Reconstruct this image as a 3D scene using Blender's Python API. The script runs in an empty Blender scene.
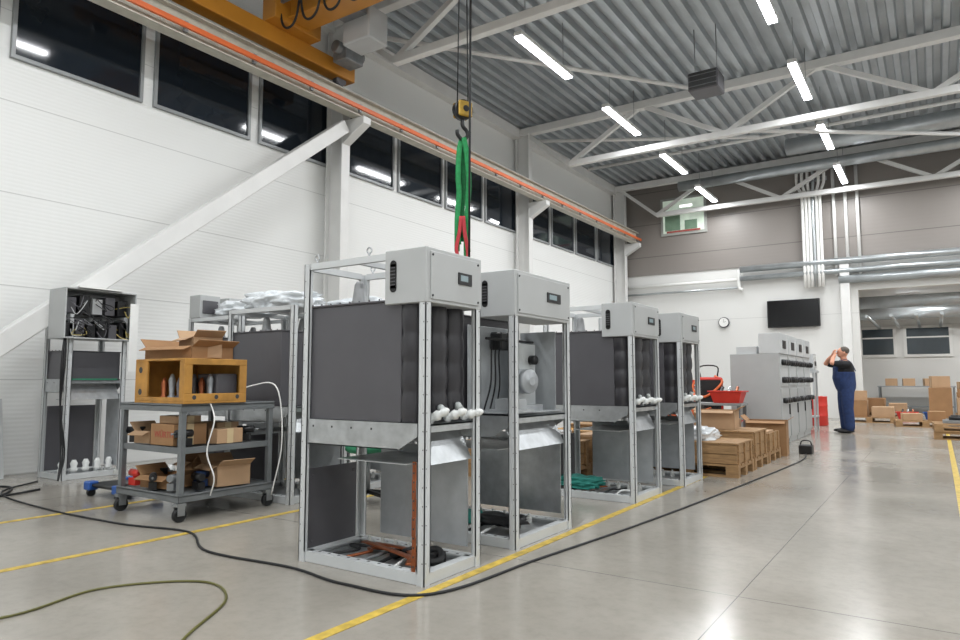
import bpy, bmesh, math, random
from mathutils import Vector, Matrix, noise
random.seed(7)
scn=bpy.context.scene
COL=scn.collection
try:
    scn.view_settings.view_transform='Standard'
except Exception: pass
# ---------------------------------------------------------------- materials
def lin(h):
    h=h.lstrip('#'); o=[]
    for i in (0,2,4):
        c=int(h[i:i+2],16)/255
        o.append(c/12.92 if c<=.04045 else ((c+.055)/1.055)**2.4)
    return (*o,1)
MC={}
def mat(name,hx,rough=.5,metal=0,var=.12,scale=6,bump=0,emit=0,trans=0,stretch=None,spec=None):
    if name in MC: return MC[name]
    m=bpy.data.materials.new(name); m.use_nodes=True
    nt=m.node_tree; N=nt.nodes; L=nt.links; p=N['Principled BSDF']
    c=lin(hx)
    p.inputs['Base Color'].default_value=c
    p.inputs['Roughness'].default_value=rough
    p.inputs['Metallic'].default_value=metal
    if spec is not None: p.inputs['Specular IOR Level'].default_value=spec
    if trans: p.inputs['Transmission Weight'].default_value=trans
    if emit:
        p.inputs['Emission Color'].default_value=c
        p.inputs['Emission Strength'].default_value=emit
    if var or bump:
        tc=N.new('ShaderNodeTexCoord'); mp=N.new('ShaderNodeMapping')
        if stretch: mp.inputs['Scale'].default_value=stretch
        nz=N.new('ShaderNodeTexNoise'); nz.inputs['Scale'].default_value=scale
        nz.inputs['Detail'].default_value=5
        L.new(tc.outputs['Object'],mp.inputs['Vector']); L.new(mp.outputs['Vector'],nz.inputs['Vector'])
        if var:
            cr=N.new('ShaderNodeValToRGB')
            cr.color_ramp.elements[0].position=.3; cr.color_ramp.elements[1].position=.7
            cr.color_ramp.elements[0].color=tuple(x*(1-var) for x in c[:3])+(1,)
            cr.color_ramp.elements[1].color=tuple(min(1,x*(1+var)) for x in c[:3])+(1,)
            L.new(nz.outputs['Fac'],cr.inputs['Fac']); L.new(cr.outputs['Color'],p.inputs['Base Color'])
            if emit: L.new(cr.outputs['Color'],p.inputs['Emission Color'])
        if bump:
            bp=N.new('ShaderNodeBump'); bp.inputs['Strength'].default_value=bump; bp.inputs['Distance'].default_value=.02
            L.new(nz.outputs['Fac'],bp.inputs['Height']); L.new(bp.outputs['Normal'],p.inputs['Normal'])
    MC[name]=m; return m

def seam_mat(name,hx,axis,period,seamw,fine,rough=.5,depth=.35,dark=.45,off=0.):
    m=bpy.data.materials.new(name); m.use_nodes=True
    nt=m.node_tree; N=nt.nodes; L=nt.links; p=N['Principled BSDF']
    g=N.new('ShaderNodeNewGeometry'); s=N.new('ShaderNodeSeparateXYZ'); L.new(g.outputs['Position'],s.inputs[0])
    def M(op,a,b=None):
        n=N.new('ShaderNodeMath'); n.operation=op
        for i,v in enumerate((a,b)):
            if v is None: continue
            if isinstance(v,(int,float)): n.inputs[i].default_value=v
            else: L.new(v,n.inputs[i])
        return n.outputs[0]
    z=s.outputs[axis]
    fr=M('FRACT',M('DIVIDE',M('ADD',z,off),period)); seam=M('LESS_THAN',fr,seamw/period)
    rib=M('SINE',M('MULTIPLY',z,6.283/fine))
    nz=N.new('ShaderNodeTexNoise'); nz.inputs['Scale'].default_value=.6; nz.inputs['Detail'].default_value=4
    L.new(g.outputs['Position'],nz.inputs['Vector'])
    c=lin(hx)
    cr=N.new('ShaderNodeValToRGB'); cr.color_ramp.elements[0].color=tuple(x*.93 for x in c[:3])+(1,)
    cr.color_ramp.elements[1].color=c; L.new(nz.outputs['Fac'],cr.inputs['Fac'])
    mx=N.new('ShaderNodeMix'); mx.data_type='RGBA'; L.new(seam,mx.inputs[0]); L.new(cr.outputs[0],mx.inputs[6])
    mx.inputs[7].default_value=tuple(x*dark for x in c[:3])+(1,)
    L.new(mx.outputs[2],p.inputs['Base Color']); p.inputs['Roughness'].default_value=rough
    bp=N.new('ShaderNodeBump'); bp.inputs['Strength'].default_value=depth; bp.inputs['Distance'].default_value=.004
    L.new(rib,bp.inputs['Height']); L.new(bp.outputs['Normal'],p.inputs['Normal'])
    return m

def floor_mat():
    m=bpy.data.materials.new('concrete_floor'); m.use_nodes=True
    nt=m.node_tree; N=nt.nodes; L=nt.links; p=N['Principled BSDF']
    g=N.new('ShaderNodeNewGeometry')
    n1=N.new('ShaderNodeTexNoise'); n1.inputs['Scale'].default_value=.6; n1.inputs['Detail'].default_value=7; n1.inputs['Roughness'].default_value=.6
    n2=N.new('ShaderNodeTexNoise'); n2.inputs['Scale'].default_value=14; n2.inputs['Detail'].default_value=8; n2.inputs['Roughness'].default_value=.7
    L.new(g.outputs['Position'],n1.inputs['Vector']); L.new(g.outputs['Position'],n2.inputs['Vector'])
    cr=N.new('ShaderNodeValToRGB'); e=cr.color_ramp.elements
    e[0].position=.28; e[0].color=lin('8f8a81'); e[1].position=.72; e[1].color=lin('a7a298')
    L.new(n1.outputs['Fac'],cr.inputs['Fac'])
    cr2=N.new('ShaderNodeValToRGB'); e=cr2.color_ramp.elements
    e[0].position=.25; e[0].color=(.7,.69,.68,1); e[1].position=.55; e[1].color=(1,1,1,1)
    L.new(n2.outputs['Fac'],cr2.inputs['Fac'])
    mx=N.new('ShaderNodeMix'); mx.data_type='RGBA'; mx.blend_type='MULTIPLY'; mx.inputs[0].default_value=.45
    L.new(cr.outputs[0],mx.inputs[6]); L.new(cr2.outputs[0],mx.inputs[7])
    s=N.new('ShaderNodeSeparateXYZ'); L.new(g.outputs['Position'],s.inputs[0])
    def M(op,a,b=None):
        n=N.new('ShaderNodeMath'); n.operation=op
        for i,v in enumerate((a,b)):
            if v is None: continue
            if isinstance(v,(int,float)): n.inputs[i].default_value=v
            else: L.new(v,n.inputs[i])
        return n.outputs[0]
    jx=M('LESS_THAN',M('FRACT',M('DIVIDE',M('ADD',s.outputs[0],60.9),6.)),.0009)
    jy=M('LESS_THAN',M('FRACT',M('DIVIDE',M('ADD',s.outputs[1],56.3),6.)),.0012)
    j=M('MAXIMUM',jx,jy)
    m2=N.new('ShaderNodeMix'); m2.data_type='RGBA'; L.new(j,m2.inputs[0]); L.new(mx.outputs[2],m2.inputs[6]); m2.inputs[7].default_value=lin('62605b')
    L.new(m2.outputs[2],p.inputs['Base Color'])
    mr=N.new('ShaderNodeMapRange'); mr.inputs['From Min'].default_value=.3; mr.inputs['From Max'].default_value=.7; mr.inputs['To Min'].default_value=.13; mr.inputs['To Max'].default_value=.26
    L.new(n1.outputs['Fac'],mr.inputs['Value']); L.new(mr.outputs[0],p.inputs['Roughness'])
    p.inputs['Specular IOR Level'].default_value=.75
    bp=N.new('ShaderNodeBump'); bp.inputs['Strength'].default_value=.04; bp.inputs['Distance'].default_value=.01; L.new(n2.outputs['Fac'],bp.inputs['Height']); L.new(bp.outputs[0],p.inputs['Normal'])
    return m

WHITE=mat('white_paint','e2e2df',.5,0,.03,2)
STEELW=mat('white_steel','dcdcda',.4,0,.04,3)
FRAME=mat('frame_grey_powder','c9cccd',.4,.1,.04,4)
BOXG=mat('control_box_grey','b0b2b2',.42,.05,.03,4)
TANK=mat('tank_dark_grey','58575b',.38,.2,.08,3)
BLACK=mat('black_plastic','141416',.4,0,.1,8)
EPOXY=mat('epoxy_dark','323135',.35,0,.1,8)
GALV=mat('galvanized_sheet','b9bcbe',.28,.7,.14,14)
GALVD=mat('galvanized_dull','8e9193',.4,.6,.16,10)
PLATE=mat('zinc_plate','a9adb0',.4,.2,.1,10)
COPPER=mat('copper','a05c3a',.35,.7,.2,12)
HOLE=mat('hole_dark','3c3d3e',.7,0,0)
PORC=mat('white_insulator','e4e6e4',.25,0,.04,9)
WOOD=mat('pallet_wood','997852',.75,0,.22,9,.2,stretch=(1,6,6))
PLY=mat('plywood_yellow','b0803a',.55,0,.25,7,.1)
CARD=mat('cardboard','98734f',.8,0,.1,5,.05)
CARDL=mat('cardboard_light','b09070',.8,0,.08,5,.05)
TAPE=mat('parcel_tape','c9b38c',.3,0,.05,5)
PAPER=mat('paper_white','e9e9e6',.7,0,.03,8)
ORANGE=mat('conductor_orange','dd6c38',.45,0,.06,3)
YELLOW=mat('crane_yellow','b87c28',.4,0,.08,2)
YLINE=mat('floor_line_yellow','bfa346',.5,0,.35,14)
GREEN=mat('sling_green','1c8a4c',.7,0,.2,30)
GREEND=mat('green_dark','14683a',.8,0,.2,30)
REDS=mat('sling_red','b8303a',.6,0,.15,20)
RED=mat('red_plastic','c8342a',.4,0,.08,5)
BLUE=mat('blue_plastic','2a559c',.4,0,.1,5)
TEAL=mat('teal_cloth','2a7f74',.8,0,.15,12)
RUB=mat('black_rubber','17181a',.6,0,.1,10)
GLASSD=mat('night_glass','1a2129',.07,0,.08,1)
SCREEN=mat('screen_black','0c0d10',.15,0,.05,2)
CARTG=mat('cart_grey_paint','74787a',.45,.3,.12,6)
DECK=mat('roof_deck_metal','b4babe',.36,.55,.1,1.5)
DUCT=mat('duct_silver','b4b9bb',.3,.7,.1,4)
PLASTIC=mat('plastic_film','dfe4e8',.2,0,.08,14,.6)
LAMPE=mat('led_diffuser','f4f8ff',.5,0,0,emit=12)
SKIN=mat('skin_tone','c98f74',.55,0,.06,20)
OVER=mat('overall_blue','22355f',.85,0,.18,18,.2)
SHIRT=mat('shirt_black','17181c',.85,0,.15,18)
HAIR=mat('hair_grey','5c554e',.8,0,.3,60,.4)
WALLW=seam_mat('white_wall_panel','e8e9e7',2,1.1,.012,.05,.45,.14,.7)
WALLG=seam_mat('grey_wall_panel','88827d',2,1.1,.025,.11,.45,.08,.55,.3)
WALLL=seam_mat('white_lower_wall','dddddA',2,3.0,.012,.3,.5,.05,.7)
FLOOR=floor_mat()
# ---------------------------------------------------------------- mesh builder
class B:
    def __init__(s): s.bm=bmesh.new()
    def poly(s,vs,fs,m=0,smooth=False):
        v=[s.bm.verts.new(p) for p in vs]
        for f in fs:
            try:
                q=s.bm.faces.new([v[i] for i in f]); q.material_index=m; q.smooth=smooth
            except ValueError: pass
        return s
    def box(s,x0,x1,y0,y1,z0,z1,m=0):
        vs=[(x0,y0,z0),(x1,y0,z0),(x1,y1,z0),(x0,y1,z0),(x0,y0,z1),(x1,y0,z1),(x1,y1,z1),(x0,y1,z1)]
        return s.poly(vs,[(0,3,2,1),(4,5,6,7),(0,1,5,4),(1,2,6,5),(2,3,7,6),(3,0,4,7)],m)
    def cb(s,c,d,m=0):
        return s.box(c[0]-d[0]/2,c[0]+d[0]/2,c[1]-d[1]/2,c[1]+d[1]/2,c[2]-d[2]/2,c[2]+d[2]/2,m)
    def bar(s,p0,p1,w,h,m=0):
        p0=Vector(p0);p1=Vector(p1);d=(p1-p0).normalized()
        up=Vector((0,0,1)) if abs(d.z)<.95 else Vector((1,0,0))
        a=d.cross(up).normalized()*w/2; b=a.cross(d).normalized()*h/2
        vs=[tuple(p+i*a+j*b) for p in (p0,p1) for i,j in ((-1,-1),(1,-1),(1,1),(-1,1))]
        return s.poly(vs,[(0,1,2,3),(7,6,5,4),(0,4,5,1),(1,5,6,2),(2,6,7,3),(3,7,4,0)],m)
    def path(s,pts,rs,n=8,m=0,cap=True,flat=1.):
        pts=[Vector(p) for p in pts]
        if not isinstance(rs,(list,tuple)): rs=[rs]*len(pts)
        rings=[];a=None
        for i,p in enumerate(pts):
            d=(pts[min(i+1,len(pts)-1)]-pts[max(i-1,0)])
            if d.length<1e-7: d=Vector((0,0,1))
            d.normalize()
            if a is None:
                up=Vector((0,0,1)) if abs(d.z)<.95 else Vector((1,0,0))
                a=d.cross(up).normalized()
            else:
                a=(a-d*a.dot(d)).normalized()
            b=d.cross(a)
            rings.append([s.bm.verts.new(p+(a*math.cos(t)*flat+b*math.sin(t))*rs[i]) for t in [2*math.pi*k/n for k in range(n)]])
        for r0,r1 in zip(rings,rings[1:]):
            for k in range(n):
                f=s.bm.faces.new((r0[k],r0[(k+1)%n],r1[(k+1)%n],r1[k])); f.material_index=m; f.smooth=n>5
        if cap:
            for r in (rings[0][::-1],rings[-1]):
                f=s.bm.faces.new(r); f.material_index=m
        return s
    def cyl(s,p0,p1,r,r2=None,n=14,m=0):
        return s.path([p0,p1],[r,r if r2 is None else r2],n,m)
    def lathe(s,prof,c=(0,0,0),d=(0,0,1),n=16,m=0):
        c=Vector(c);d=Vector(d).normalized()
        up=Vector((0,0,1)) if abs(d.z)<.95 else Vector((1,0,0))
        a=d.cross(up).normalized();b=d.cross(a)
        rings=[]
        for r,h in prof:
            rings.append([s.bm.verts.new(c+d*h+(a*math.cos(t)+b*math.sin(t))*max(r,1e-4)) for t in [2*math.pi*k/n for k in range(n)]])
        for r0,r1 in zip(rings,rings[1:]):
            for k in range(n):
                f=s.bm.faces.new((r0[k],r0[(k+1)%n],r1[(k+1)%n],r1[k])); f.material_index=m; f.smooth=True
        for r in (rings[0][::-1],rings[-1]):
            f=s.bm.faces.new(r); f.material_index=m
        return s
    def loft(s,rings,n=20,m=0):
        R=[]
        for cx,cy,z,rx,ry in rings:
            R.append([s.bm.verts.new((cx+rx*math.cos(t),cy+ry*math.sin(t),z)) for t in [2*math.pi*k/n for k in range(n)]])
        for r0,r1 in zip(R,R[1:]):
            for k in range(n): s.bm.faces.new((r0[k],r0[(k+1)%n],r1[(k+1)%n],r1[k])).smooth=True
        s.bm.faces.new(R[0][::-1]); s.bm.faces.new(R[-1]); return s
    def limb(s,pts,rs,n=12):
        s.path(pts,rs,n)
        for p,r in zip(pts,rs):
            bmesh.ops.create_icosphere(s.bm,subdivisions=2,radius=r*.99,matrix=Matrix.Translation(p))
        return s
    def blob(s,c,d,amp=.1,sub=3,m=0,seed=0,fr=3):
        mt=Matrix.Translation(c)@Matrix.Diagonal((d[0]/2,d[1]/2,d[2]/2,1))
        r=bmesh.ops.create_icosphere(s.bm,subdivisions=sub,radius=1)
        for v in r['verts']:
            q=v.co.copy(); k=max(abs(q.x),abs(q.y),abs(q.z)); q=q.lerp(q/k,.6) if amp>.07 else q
            q=q*(1+amp*noise.noise(q*fr+Vector((seed*3.1,seed,0))))
            v.co=mt@q
            for f in v.link_faces: f.material_index=m; f.smooth=True
        return s
    def obj(s,name,parent=None,mats=(WHITE,),bevel=0,label=None,seg=1):
        bmesh.ops.recalc_face_normals(s.bm,faces=s.bm.faces)
        me=bpy.data.meshes.new(name); s.bm.to_mesh(me); s.bm.free()
        if not isinstance(mats,(list,tuple)): mats=(mats,)
        for m in mats: me.materials.append(m)
        o=bpy.data.objects.new(name,me); COL.objects.link(o)
        if parent: o.parent=parent
        if bevel:
            b=o.modifiers.new('b','BEVEL'); b.width=bevel; b.segments=seg; b.limit_method='ANGLE'; b.angle_limit=math.radians(50)
        if label: o['label']=label
        return o
def tag(o,label,cat,group=None,kind=None):
    o['label']=label
    if cat: o['category']=cat
    if group: o['group']=group
    if kind: o['kind']=kind
    return o
def root(name,loc,label,cat,group=None,rz=0):
    o=bpy.data.objects.new(name,None); o.empty_display_size=.2; COL.objects.link(o)
    o.location=loc; o.rotation_euler=(0,0,rz)
    return tag(o,label,cat,group)
def single(b,name,loc,mats,label,cat,group=None,rz=0,bevel=0):
    o=b.obj(name,None,mats,bevel); o.location=loc; o.rotation_euler=(0,0,rz); return tag(o,label,cat,group)
def smooth_pts(P,k=8):
    P=[Vector(p) for p in P]; out=[]
    Q=[P[0]*2-P[1]]+P+[P[-1]*2-P[-2]]
    for i in range(1,len(Q)-2):
        for j in range(k):
            t=j/k; a,b,c,d=Q[i-1:i+3]
            out.append(.5*((2*b)+(c-a)*t+(2*a-5*b+4*c-d)*t*t+(3*b-a-3*c+d)*t**3))
    out.append(P[-1]); return out
def textmesh(s,name,parent,loc,size,m,rot):
    cu=bpy.data.curves.new(name,'FONT'); cu.body=s; cu.size=size; cu.extrude=.001; cu.align_x='CENTER'; cu.align_y='CENTER'
    t=bpy.data.objects.new('tmp',cu); COL.objects.link(t)
    dg=bpy.context.evaluated_depsgraph_get(); dg.update()
    me=bpy.data.meshes.new_from_object(t.evaluated_get(dg)); bpy.data.objects.remove(t)
    me.materials.clear(); me.materials.append(m)
    o=bpy.data.objects.new(name,me); COL.objects.link(o); o.parent=parent; o.location=loc; o.rotation_euler=rot
    return o
# ---------------------------------------------------------------- room shell
XL,XR,Y0,YB,ZC=-9.0,8.0,-5.0,22.0,7.7
def struct(b,name,mats,label,bevel=0):
    o=b.obj(name,None,mats,bevel); o['label']=label; o['kind']='structure'; return o
struct(B().box(XL-.3,XR+.3,Y0-.3,29,-.2,0),'floor',FLOOR,'polished grey concrete hall floor with joints')
struct(B().box(XL-.2,XL,Y0,YB+.2,0,ZC+.3),'wall_left',WALLW,'white sandwich panel wall with horizontal joints')
struct(B().box(XR,XR+.2,Y0,28,0,ZC+.3),'wall_right',WALLW,'white sandwich panel wall')
struct(B().box(XL,XR,Y0-.2,Y0,0,ZC+.3),'wall_front',WALLW,'white sandwich panel wall')
OX=-1.75
AX=-3.3
b=B().box(XL,OX,YB,YB+.2,0,4.6,0).box(OX,XR,YB,YB+.2,3.66,4.6,0).box(XL,XR,YB-.04,YB+.2,4.6,ZC+.3,1)
struct(b,'wall_back',(WALLL,WALLG),'end wall, grey metal panels above white lower wall')
struct(B().box(AX-.2,AX,YB+.2,28,0,3.7).box(AX-.2,XR,28,28.2,0,3.7).box(AX,XR,YB+.2,28,3.66,3.8),'wall_far',WALLL,'white walls of the low annex behind the opening')
b=B(); pitch=.28; x=XL-.1; prof=[]
while x<XR:
    prof+=[(x,ZC),(x+.10,ZC),(x+.13,ZC+.11),(x+.25,ZC+.11)]; x+=pitch
vs=[(px,Y0-.1,pz) for px,pz in prof]+[(px,YB+.1,pz) for px,pz in prof]; n=len(prof)
b.poly(vs,[(i,i+1,n+i+1,n+i) for i in range(n-1)])
b.box(XL-.2,XR+.2,Y0-.2,YB+.2,ZC+.25,ZC+.3)
struct(b,'ceiling',DECK,'corrugated galvanized roof deck')
struct(B().box(XL+.005,XL+.2,Y0,YB,7.42,7.68),'trim_1',STEELW,'white steel edge beam under the roof')
for (xa,xb,ya,yb) in ((-2.285,-2.225,-1,8.0),(-4.57,-4.51,-1,12),(-6.09,-6.03,-1,8),(.1,.16,3,22),(-4.5,-2.3,12.2,12.26)):
    o=B().box(xa,xb,ya,yb,0.001,.003).obj('floor_marking',None,YLINE); tag(o,'yellow painted line on the concrete floor','floor marking','yellow floor lines')
wi=0
FRW=mat('window_frame_grey','8e9192',.4,.1,.05)
def window(y,w):
    global wi; wi+=1
    z0,z1=4.93,6.17
    b=B(); x=XL
    t=.045
    b.box(x,x+.05,y,y+w,z0,z0+t).box(x,x+.05,y,y+w,z1-t,z1).box(x,x+.05,y,y+t,z0+t,z1-t).box(x,x+.05,y+w-t,y+w,z0+t,z1-t)
    b.box(x+.005,x+.02,y+t,y+w-t,z0+t,z1-t,1)
    struct(b,'window_%d'%wi,(FRW,GLASSD),'dark night-time ribbon window pane in grey frame')
for y in (1.6,3.36,5.14,6.93): window(y,1.62)
for y in (8.75,10.38,12.0,13.62): window(y,1.5)
for y in (15.5,17.08,18.66,20.24): window(y,1.45)
wi+=1
PGREEN=mat('lit_office_pale','c3d0c2',.5,0,.2,2.2,emit=.4)
b=B().box(-7.4,-5.9,YB-.1,YB-.04,5.85,7.1,0).box(-7.32,-5.98,YB-.11,YB-.1,5.93,7.02,1)
b.box(-7.25,-6.75,YB-.125,YB-.112,6.0,6.5,2).box(-6.6,-6.2,YB-.125,YB-.112,6.0,6.3,2).box(-6.75,-6.35,YB-.125,YB-.112,6.75,6.82,3).box(-7.2,-6.1,YB-.125,YB-.112,5.93,5.99,4)
struct(b,'window_%d'%wi,(mat('window_frame_pale','9c9e99',.5),PGREEN,mat('office_dark','6f8a74',.6),mat('office_lamp','ffffff',.5,0,0,emit=2),mat('office_red','9c4a44',.6)),'interior office window showing a pale lit room')
for xa,xb in ((-2.25,-1.12),(-.9,.5),(.75,2.1),(2.3,3.6)):
    wi+=1
    b=B().box(xa,xb,27.93,28,1.9,2.98).box(xa+.09,xb-.09,27.92,27.93,1.99,2.89,1).box(xa+.09,xb-.09,27.9,27.92,2.55,2.6,0)
    struct(b,'window_%d'%wi,(WHITE,mat('annex_glass','3b444a',.1,0,.1,1)),'dark window in white frame')
# ---------------------------------------------------------------- steel structure
COLY=(1.8,8.45,15.1,21.6)
def column(y):
    r=root('steel_column',(-8.62,y,0),'white steel hall column standing against the panel wall','column','wall columns')
    b=B().box(-.3,-.27,-.1,.1,.03,7.6).box(.07,.1,-.1,.1,.03,7.6).box(-.27,.07,-.02,.02,.03,7.6)
    b.obj('shaft',r,STEELW,.004)
    B().box(-.33,.15,-.16,.16,0,.03).obj('base_plate',r,STEELW)
    B().poly([(.1,-.09,5.26),(.1,-.09,5.66),(.6,-.09,5.66),(.6,-.09,5.54),(.1,.09,5.26),(.1,.09,5.66),(.6,.09,5.66),(.6,.09,5.54)],
       [(0,1,2,3),(7,6,5,4),(0,4,5,1),(1,5,6,2),(2,6,7,3),(3,7,4,0)]).obj('corbel',r,STEELW,label='white crane rail bracket')
    return r
for y in COLY: column(y)
single(B().bar((0,-.25,.25),(0,6.2,5.38),.17,.22).box(-.12,.12,-.4,.05,-.12,.3),'diagonal_brace',(-8.38,2.05,.12),STEELW,'white diagonal steel brace tube against the panel wall','brace',bevel=.01)
r=root('crane_runway',(-8.2,0,.17),'pale steel crane runway beam with orange conductor rail','crane rail')
B().box(-.1,.1,Y0+.1,21.7,5.5,5.52).box(-.1,.1,Y0+.1,21.7,5.84,5.86).box(-.012,.012,Y0+.1,21.7,5.52,5.84).box(-.03,.03,Y0+.1,21.7,5.86,5.9,1).obj('beam',r,(mat('runway_cream','bdb9ac',.45),GALVD))
B().box(.14,.18,Y0+.1,21.75,5.58,5.65).obj('conductor_rail',r,ORANGE,label='orange conductor rail')
y=.6
while y<21.6:
    B().box(.1,.15,y,y+.05,5.54,5.68).obj('rail_bracket',r,GALVD); y+=1.1
def truss(y):
    r=root('roof_truss',(0,y,0),'white tubular steel roof truss under the corrugated deck','roof truss','roof trusses')
    zt,zb=7.57,6.5
    B().bar((XL+.2,0,zt),(XR,0,zt),.19,.19).obj('top_chord',r,STEELW,.01)
    B().bar((-7.4,0,zb),(XR,0,zb),.14,.14).obj('bottom_chord',r,STEELW,.01)
    X=[-8.7,-7.4,-5.5,-3.6,-1.7,.2,2.1,4.0,5.9,7.8]
    for i in range(len(X)-1):
        p=(X[i],0,zt if i%2==0 else zb); q=(X[i+1],0,zb if i%2==0 else zt)
        B().bar(p,q,.1,.1).obj('web_member',r,STEELW)
    return r
for y in (1.8,8.45,15.1,21.5): truss(y)
def tube(name,p,q,r_,m,label,cat,group=None):
    p=Vector(p);q=Vector(q)
    return single(B().cyl((0,0,0),q-p,r_,n=12),name,p,m,label,cat,group)
for p,q in (((-8.4,15.3,7.35),(-3.5,18.2,7.35)),((-3.5,15.3,6.62),(1.7,19.1,6.62)),((-8.4,18.4,7.4),(7.8,18.4,7.4)),((-8.4,8.6,7.35),(-3.6,14.9,7.35))):
    tube('wind_brace',p,q,.045,STEELW,'slim white wind bracing tube under the roof','brace','roof wind braces')
tube('air_duct',(-6.5,21.05,7.2),(7.8,21.05,7.2),.16,DUCT,'round silver ventilation duct under the roof','duct','ceiling ducts')
tube('air_duct',(-3.0,19.0,7.2),(7.8,19.0,7.2),.22,DUCT,'large round silver ventilation duct under the roof','duct','ceiling ducts')
for z,rr,xa in ((4.5,.1,-4.9),(4.22,.08,-4.9),(3.96,.12,-2.2)):
    tube('wall_pipe',(xa,YB-.2,z),(7.9,YB-.2,z),rr,DUCT,'insulated silver pipe running along the end wall','pipe','end wall pipes')
tube('wall_pipe',(-8.9,YB-.16,4.2),(-5.0,YB-.16,4.2),.05,WHITE,'white pipe running along the end wall','pipe','end wall pipes')
tube('wall_pipe',(-8.9,YB-.16,3.95),(-5.0,YB-.16,3.95),.035,DUCT,'thin silver pipe running along the end wall','pipe','end wall pipes')
single(B().path(smooth_pts([(0,0,0),(0,0,-.55),(0.1,0,-.62)],4),.05),'wall_pipe',(-4.95,YB-.17,4.5),WHITE,'white downpipe on the end wall','pipe','end wall pipes')
for i in range(6):
    xx=-3.07+i*.095; sp=(i-2.5)*.05
    single(B().path(smooth_pts([(0,0,0),(0,0,2.6),(sp*.3,0,2.85),(sp,0,3.1),(sp,.0,3.5)],5),.042,10),'conduit',(xx,YB-.24,3.8),PAPER if i!=3 else DUCT,'vertical pale pipe in a thick bundle flaring at the top','conduit','end wall conduits')
single(B().box(-.1,.75,0,.05,0,.12).box(-.05,.7,-.06,0,.03,.09,1),'pipe_clamp',(-3.15,YB-.14,6.95),(BOXG,GALVD),'grey clamp rail holding a bundle of pipes','pipe clamp')
for xx in (-2.25,-1.95,-1.65):
    tube('conduit',(xx,YB-.15,4.1),(xx,YB-.15,7.5),.045,STEELW,'vertical white riser pipe on grey panels','conduit','end wall conduits')
single(B().box(-.12,.12,-.12,.12,0,4.4),'door_post',(OX-.3,YB-.13,0),STEELW,'white steel post beside the wide opening','post',bevel=.01)
for y0,z,rr in ((22.8,3.35,.18),(24.6,3.2,.22),(26.9,3.3,.15)):
    tube('annex_duct',(AX+.1,y0,z),(7.8,y0,z),rr,DUCT,'silver duct under the low annex ceiling','duct','annex ducts')
for i in range(5):
    tube('annex_pipe',(-1.6+i*.6,22.4,2.93),(-1.6+i*.6,27.8,2.93),.045,DUCT,'silver pipe under the low annex ceiling','pipe','annex pipes')
r=root('wall_television',(-3.45,YB-.12,3.07),'large black flat television mounted on the white end wall','television')
B().box(-.72,.72,-.03,.03,-.41,.41).obj('housing',r,BLACK,.01)
B().box(-.69,.69,-.035,-.031,-.38,.39).obj('screen',r,SCREEN)
B().box(-.15,.15,.03,.12,-.15,.15).obj('bracket',r,GALVD)
r=root('wall_clock',(-5.47,YB-.05,2.9),'round white wall clock with dark rim','clock')
B().lathe([(.16,-.05),(.17,0),(.16,.05),(.14,.055)],d=(0,-1,0),n=28).obj('case',r,TANK)
B().lathe([(.14,.056),(.14,.058)],d=(0,-1,0),n=28).obj('dial',r,PAPER)
for dx,dz in ((0,.1),(.07,.03)):
    B().bar((0,-.06,0),(dx,-.06,dz),.012,.006).obj('hand',r,BLACK)
r=root('fan_heater',(-3.3,12.5,6.43),'grey boxy fan heater hung under the roof deck','fan heater')
B().box(-.27,.27,-.25,.25,-.02,.33).obj('housing',r,TANK,.02)
B().box(-.24,.24,-.255,-.25,0,.31).box(-.25,.25,-.27,-.255,.05,.06,1).box(-.25,.25,-.27,-.255,.15,.16,1).box(-.25,.25,-.27,-.255,.25,.26,1).obj('louver',r,(HOLE,GALVD))
for sx in (-.2,.2): B().cyl((sx,0,.33),(sx,0,1.27),.01).obj('hanger_rod',r,GALVD)
# ---------------------------------------------------------------- LED lamps
def lamp(x,y,z,power):
    r=root('led_lamp',(x,y,z),'long white linear LED lamp hanging under the roof','lamp','linear LED lamps')
    B().box(-.08,.08,-.95,.95,.02,.1).obj('housing',r,STEELW,.01)
    B().box(-.07,.07,-.93,.93,-.005,.02).obj('diffuser',r,LAMPE)
    for sy in (-.7,.7): B().cyl((0,sy,.1),(0,sy,ZC-z),.006,n=6).obj('suspension_wire',r,GALVD)
    li=bpy.data.lights.new('led_light','AREA'); li.shape='RECTANGLE'; li.size=.12; li.size_y=1.85; li.energy=power; li.color=(.975,.99,1.0)
    lo=bpy.data.objects.new('led_light',li); COL.objects.link(lo); lo.parent=r; lo.location=(0,0,-.012)
for x in (-5.45,-1.88,1.7,5.2):
    for y in (-2.9,.6,4.3,10.2,13.75,17.3,20.3):
        lamp(x,y,6.72 if y<20 else 6.6,84)
for x in (-.6,1.6,4):
    for y in (23.7,25.7):
        r=root('ceiling_spotlight',(x,y,3.5),'bright white lamp below the low annex ceiling','lamp','annex lamps')
        B().box(-.3,.3,-.08,.08,.03,.16).obj('housing',r,STEELW)
        B().box(-.28,.28,-.06,.06,0,.03).obj('diffuser',r,LAMPE)
        li=bpy.data.lights.new('lamp_light','AREA'); li.shape='RECTANGLE'; li.size=.5;li.size_y=.12; li.energy=42
        lo=bpy.data.objects.new('lamp_light',li); COL.objects.link(lo); lo.parent=r; lo.location=(0,0,-.01)
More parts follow.
